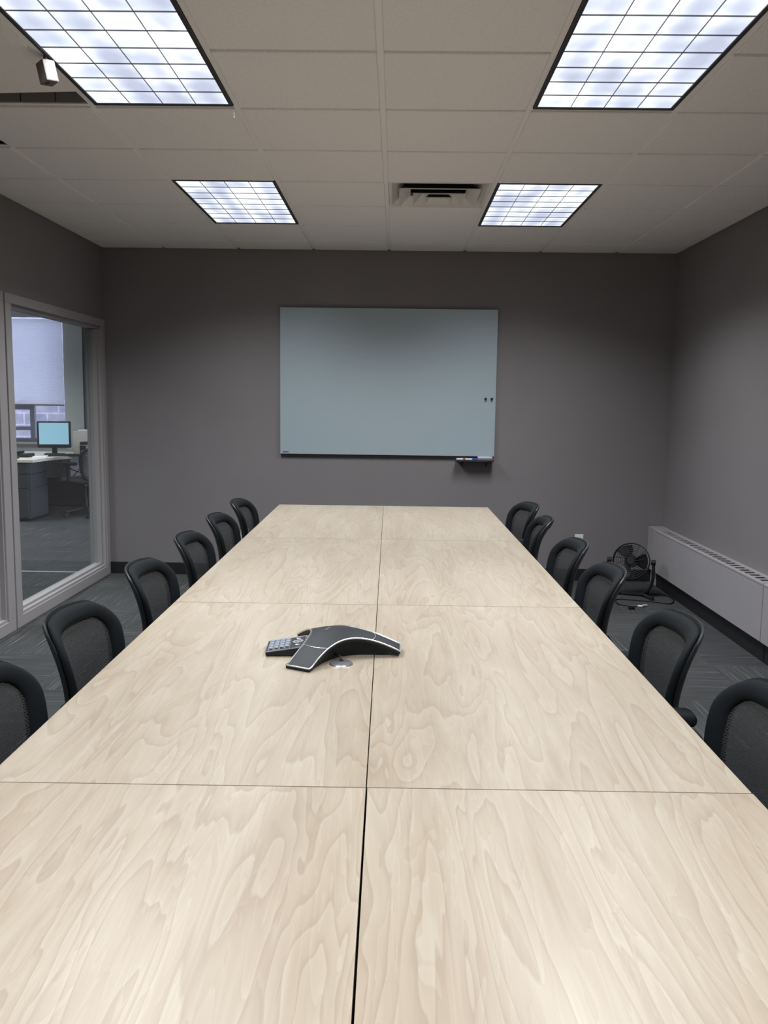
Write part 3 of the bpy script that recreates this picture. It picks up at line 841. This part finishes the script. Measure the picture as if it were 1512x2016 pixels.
# ------------------------------------------------------------------ floor fan
fn = empty('floor_fan', (1.845, 6.70, 0), R(-20), 'small black floor fan with a wire grille in the corner beside the heater', 'fan')
FZ = .275; tilt = Matrix.Translation((0, 0, FZ)) @ Matrix.Rotation(R(-12), 4, 'X') @ Matrix.Scale(.92, 4)   # local -y is the front
fm = tilt @ Matrix.Rotation(R(90), 4, 'X')     # lathe axis z -> -y
MB().lathe([(.148, -.055), (.152, -.055), (.154, .0), (.152, .045), (.148, .045), (.146, .0), (.148, -.055)], 48, mtx=fm).build('fan_ring', M['blackmatte'], fn, smooth=True)
def grille(name, sgn, dep):
    g = MB()
    for k in range(1, 10):
        r = .148 * k / 9.4 + .005; z = sgn * (.045 + dep * (1 - (r / .15) ** 2))
        g.tube([fm @ Vector((r * cos(2 * pi * i / 40), r * sin(2 * pi * i / 40), z)) for i in range(40)], .0011, 5, closed=True)
    for k in range(14):
        a = 2 * pi * k / 14
        g.tube([fm @ Vector((r * cos(a + r * 2), r * sin(a + r * 2), sgn * (.045 + dep * (1 - (r / .15) ** 2)))) for r in (.028, .06, .09, .12, .15)], .0012, 5)
    g.build(name, M['dark_metal'], fn)
grille('front_grille', 1, .03); grille('rear_grille', -1, .04)
MB().cyl(fm @ Vector((0, 0, .068)), fm @ Vector((0, 0, .078)), .032, .028, n=28).build('hub_cap', M['black'], fn, smooth=True)
MB().cyl(fm @ Vector((0, 0, -.09)), fm @ Vector((0, 0, -.0)), .045, .05, n=28).build('motor', M['blackmatte'], fn, smooth=True)
for k in range(3):
    bl = MB(); a0 = 2 * pi * k / 3
    def bf(u, v, a0=a0):
        r = .03 + .105 * u; w_ = (v - .5) * (1.0 + .2 * sin(pi * u)); a = a0 + w_
        return fm @ Vector((r * cos(a), r * sin(a), .02 + .028 * (v - .5) * 2))
    bl.grid(bf, 8, 8); o = bl.build('fan_blade', M['dark_metal'], fn, smooth=True)
for s in (-1, 1):
    sd = MB().tube([(s * .165, 0, FZ), (s * .172, .0, .16), (s * .15, .01, .06), (s * .09, .02, .018)], .012, 10, smooth=2)
    sd.cyl((s * .148, 0, FZ), (s * .182, 0, FZ), .020, n=18)
    sd.build('stand_arm', M['blackmatte'], fn, smooth=True)
bs = MB()
bs.tube([(-.17, -.10, .012), (-.09, .02, .018), (.09, .02, .018), (.17, -.10, .012)], .012, 10, smooth=1)
bs.tube([(-.09, .02, .018), (-.13, .13, .012)], .011, 10).tube([(.09, .02, .018), (.13, .13, .012)], .011, 10)
bs.box(-.1, .1, -.0, .05, .004, .022, .006)
bs.build('base', M['blackmatte'], fn, smooth=True)
for x, y in ((-.17, -.10), (.17, -.10)):
    MB().cyl((x, y, 0), (x, y, .028), .018, n=16).build('foot', M['blackmatte'], fn, smooth=True)
def world_to(fo, p):
    mw = Matrix.Translation(fo.location) @ Matrix.Rotation(fo.rotation_euler.z, 4, 'Z'); return mw.inverted() @ Vector(p)
cp = [(1.93, 6.64, .02), (2.0, 6.72, .01), (2.09, 6.74, .007), (2.13, 6.70, .007), (2.145, 6.62, .007), (2.14, 6.54, .007), (2.10, 6.44, .007), (2.06, 6.40, .007), (2.00, 6.45, .007), (1.95, 6.48, .007), (1.84, 6.516, .007), (1.74, 6.55, .007), (1.69, 6.53, .007), (1.672, 6.46, .007), (1.675, 6.37, .007), (1.71, 6.335, .007), (1.79, 6.30, .009)]
MB().tube([world_to(fn, p) for p in cp], .0045, 8, smooth=2).build('power_cord', M['black'], fn, smooth=True)
q = world_to(fn, (1.80, 6.298, .012)); q2 = world_to(fn, (1.735, 6.235, .012))
MB().box(-.022, .022, -.014, .014, -.010, .012, .004, mtx=Matrix.Translation(q2) @ Matrix.Rotation(R(30), 4, 'Z')).build('plug', M['black'], fn, smooth=True)
MB().tube([world_to(fn, p) for p in ((1.80, 6.30, .012), (1.825, 6.285, .014), (1.845, 6.315, .014), (1.875, 6.335, .010))], .006, 8).build('cord_tag', M['white'], fn)['label'] = 'white warning tag on the cord'

# ------------------------------------------------------------------ open office beyond the glazing
wx0, wx1, wz0, wz1 = -6.3, -4.55, .86, 2.62
struct(MB().box(OX - .15, OX, YR, OY + .15, 0, 3.2), 'wall_office_left', M['office_wall'])
ow = MB()
ow.box(OX, wx0, OY, OY + .15, 0, 3.2).box(wx0, wx1, OY, OY + .15, 0, wz0).box(wx0, wx1, OY, OY + .15, wz1, 3.2).box(wx1, -4.29, OY, OY + .15, 0, 3.2)
struct(ow, 'wall_office', M['office_wall'])
struct(MB().box(-4.29, XR + .15, OY + .02, OY + .15, 0, 3.2), 'wall_office_right', M['office_dark'])
struct(MB().box(-4.13, -4.02, OY - .25, OY + .02, 0, 2.70), 'trim_2', M['office_dark'])
struct(MB().box(-3.26, XL - .14, 7.24, 7.275, .0, .006, .002), 'trim_3', M['frame'])
we = empty('window_3', ((wx0 + wx1) / 2, OY, wz0), 0, kind='structure')
wc = (wx0 + wx1) / 2; a, b_ = wx0 - wc, wx1 - wc; hh = wz1 - wz0
f = MB(); f.box(a, b_, .04, .10, 0, .05, .004).box(a, b_, .04, .10, hh - .05, hh, .004).box(a, a + .04, .04, .10, 0, hh, .004)
f.box(b_ - .015, b_, .04, .10, 0, hh, .004)
f.box(-5.055 - wc, -4.99 - wc, .035, .10, -.0, .50, .004).box(a, -5.05 - wc, .035, .10, .16, .21, .004).box(a, -5.05 - wc, .035, .10, .44, .50, .004)
f.build('window_frame', M['sash'], we)
MB().box(a, b_, .068, .072, 0, hh).build('pane', M['glazing'], we)
MB().box(a - .03, b_ + .0, -.06, .04, -.03, .0, .004).build('window_sill', M['frame'], we)
bl = empty('window_blind', (wc, OY, wz0), 0, 'pale closed venetian blind drawn halfway down over the office window', 'blind')
sl = MB(); z = .53
while z < hh - .08:
    sl.box(a + .02, b_ - .008, -.0006, .0006, -.0155, .0155, 0, mtx=Matrix.Translation((0, -.012, z)) @ Matrix.Rotation(R(-24), 4, 'X'))
    z += .0262
o = sl.build('slat', M['blind'], bl)
MB().box(a + .01, b_ - .004, -.03, .01, hh - .075, hh - .005, .003).build('headrail', M['frame'], bl)
MB().box(a + .02, b_ - .008, -.018, .002, .500, .518, .003).build('bottom_rail', M['beige'], bl)
struct(MB().box(-9, -1, 15.0, 15.2, -1, 5), 'wall_outside', M['block'])
struct(MB().box(-9, -1, 12.2, 15.0, -.12, -.02), 'ground_outside', M['office_wall'])

# desk
DZ = .74
dk = empty('office_desk', (-4.3, 10.2, 0), 0, 'pale office desk with a curved front edge under the office window', 'desk')
def W(x, y, z=0): return (x + 4.3, y - 10.2, z)
edge_pts = [(-6.0, 10.18), (-4.27, 10.20), (-4.25, 10.45), (-4.20, 10.75), (-4.10, 10.98), (-3.86, 11.08), (-3.82, 11.85), (-6.0, 11.85)]
MB().poly([W(*p)[:2] for p in edge_pts], DZ - .032, DZ).build('desktop', M['desk'], dk)
MB().box(*[v for pr in zip(W(-4.35, 11.6), W(-3.85, 11.62)) for v in pr][:4], .40, .705).build('modesty_panel', M['white'], dk)
MB().box(-1.5, .46, 1.60, 1.62, .40, .705).build('modesty_panel', M['heater'], dk)
MB().box(-1.5, .46, 1.50, 1.52, .03, .40).build('lower_panel', M['blackmatte'], dk)  # black sheet added for the darkness under the desk
for x, y in ((-3.9, 11.15), (-3.9, 11.75), (-5.9, 11.75)):
    p = W(x, y); MB().cyl((p[0], p[1], 0), (p[0], p[1], DZ - .032), .022, n=14).build('leg', M['dark_metal'], dk)
M['pedestal'] = mat('pedestal_dark_grey', (.055, .06, .065), .5, .2)
pd = empty('drawer_pedestal', (-4.62, 10.5, 0), 0, 'grey metal drawer pedestal under the near end of the office desk', 'cabinet')
MB().box(-.28, .28, -.27, .27, .03, .70, .004).build('body', M['pedestal'], pd)
for z0, z1 in ((.57, .69), (.40, .56), (.05, .39)):
    d_ = MB().box(-.27, .27, -.285, -.27, z0, z1, .003).build('drawer', M['pedestal'], pd)
    MB().box(-.09, .09, -.30, -.284, z1 - .035, z1 - .022, .002).build('handle', M['chrome'], d_)
    MB().box(.28, .294, -.26, .26, z0, z1, .003).build('side_panel', M['pedestal'], pd)
# monitor
mo = empty('computer_monitor', (-4.40, 11.20, DZ), R(14), 'lit pale blue computer screen with a dark bezel on the office desk', 'monitor')
MB().box(-.205, .205, -.015, .04, .09, .43, .008).build('casing', M['black'], mo, smooth=True)
MB().box(-.18, .18, -.0175, -.0145, .135, .41).build('screen', M['screen'], mo)
MB().box(-.03, .03, .0, .05, .02, .12, .004).build('stand', M['black'], mo)
MB().box(-.12, .12, -.08, .10, 0, .02, .008).build('base', M['black'], mo)
kb = MB().box(-.22, .22, -.07, .07, 0, .022, .006).build('keyboard', M['black'], loc=(-4.16, 10.98, DZ), smooth=True); kb.rotation_euler = (0, 0, R(20))
kx = MB()
for i in range(15):
    for j in range(5): kx.box(-.21 + i * .028, -.187 + i * .028, -.062 + j * .025, -.042 + j * .025, .022, .028)
kx.build('key', M['blackmatte'], kb); tag(kb, 'black keyboard in front of the lit computer screen', 'keyboard')
te = MB().box(-.09, .09, -.10, .10, 0, .045, .01).build('desk_phone', M['black'], loc=(-4.58, 10.70, DZ), smooth=True)
MB().box(-.085, -.035, -.10, .10, .045, .075, .01).build('handset', M['black'], te, smooth=True); tag(te, 'black desk phone on the office desk, left of the keyboard', 'phone')
pa = MB().box(-.08, .08, -.12, .12, 0, .012).build('paper_stack', M['paper'], loc=(-4.36, 10.62, DZ)); pa.rotation_euler = (0, 0, R(20)); tag(pa, 'stack of white papers between desk phone and keyboard', 'papers')
mo2 = MB().box(-.03, .03, -.05, .05, 0, .03, .012, 3).build('computer_mouse', M['black'], loc=(-4.55, 10.38, DZ), smooth=True); tag(mo2, 'black computer mouse near the front edge of the office desk', 'mouse')
pb = MB().box(-.17, .17, -.12, .12, 0, .29, .012, mtx=None).build('paper_box', M['cardboard'], loc=(-4.14, 11.72, DZ), smooth=True)
MB().box(-.10, .12, -.11, .11, .29, .31, .006).build('lid', M['paper'], pb); tag(pb, 'pale box on the far right of the office desk, behind the black letter tray', 'box')
lt = empty('letter_tray', (-3.98, 11.40, DZ), 0, 'black letter tray with white paper at the right end of the office desk', 'letter tray')
MB().box(-.13, .13, -.1, .1, 0, .012).box(-.13, .13, -.1, .1, .12, .165, .006).box(-.13, -.118, -.1, .1, 0, .13).box(.118, .13, -.1, .1, 0, .13).build('tray', M['black'], lt)
MB().box(-.11, .11, -.095, .09, .012, .05).build('paper', M['paper'], lt)
MB().box(-.13, .13, -.104, -.1, .118, .128).build('rim', M['silver'], lt)
# under-desk cables
cb_ = MB().tube([W(-4.45, 11.45, .70), W(-4.40, 11.5, .58), W(-4.2, 11.52, .48), W(-3.95, 11.5, .47)], .007, 8, smooth=2).tube([W(-4.10, 11.5, .705), W(-4.17, 11.5, .55), W(-4.3, 11.5, .42), W(-4.33, 11.5, .37)], .006, 8, smooth=2).tube([W(-4.44, 11.45, .62), W(-4.43, 11.48, .5), W(-4.50, 11.5, .38)], .006, 8, smooth=2)
cb_.build('cable', M['black'], dk, smooth=True)
# office chair at the desk, seen from behind
oc = copy_tree(C0); oc.location = (-3.88, 10.82, 0); oc.rotation_euler = (0, 0, R(60)); tag(oc, 'black office chair beyond the glass, in the dark beside the office desk', 'chair'); 
if 'group' in oc: del oc['group']

# ------------------------------------------------------------------ world, view
w = bpy.data.worlds.new('sky'); sc.world = w; w.use_nodes = True
bg = w.node_tree.nodes['Background']; bg.inputs[0].default_value = (.78, .79, 1.0, 1); bg.inputs[1].default_value = 9.0
sc.view_settings.view_transform = 'Standard'; sc.view_settings.look = 'None'; sc.view_settings.gamma = 1; sc.view_settings.use_curve_mapping = False
sc.view_settings.exposure = 0.0
sc.cycles.max_bounces = 8; sc.cycles.diffuse_bounces = 5; sc.cycles.transparent_max_bounces = 12
sc.cycles.sample_clamp_indirect = 6
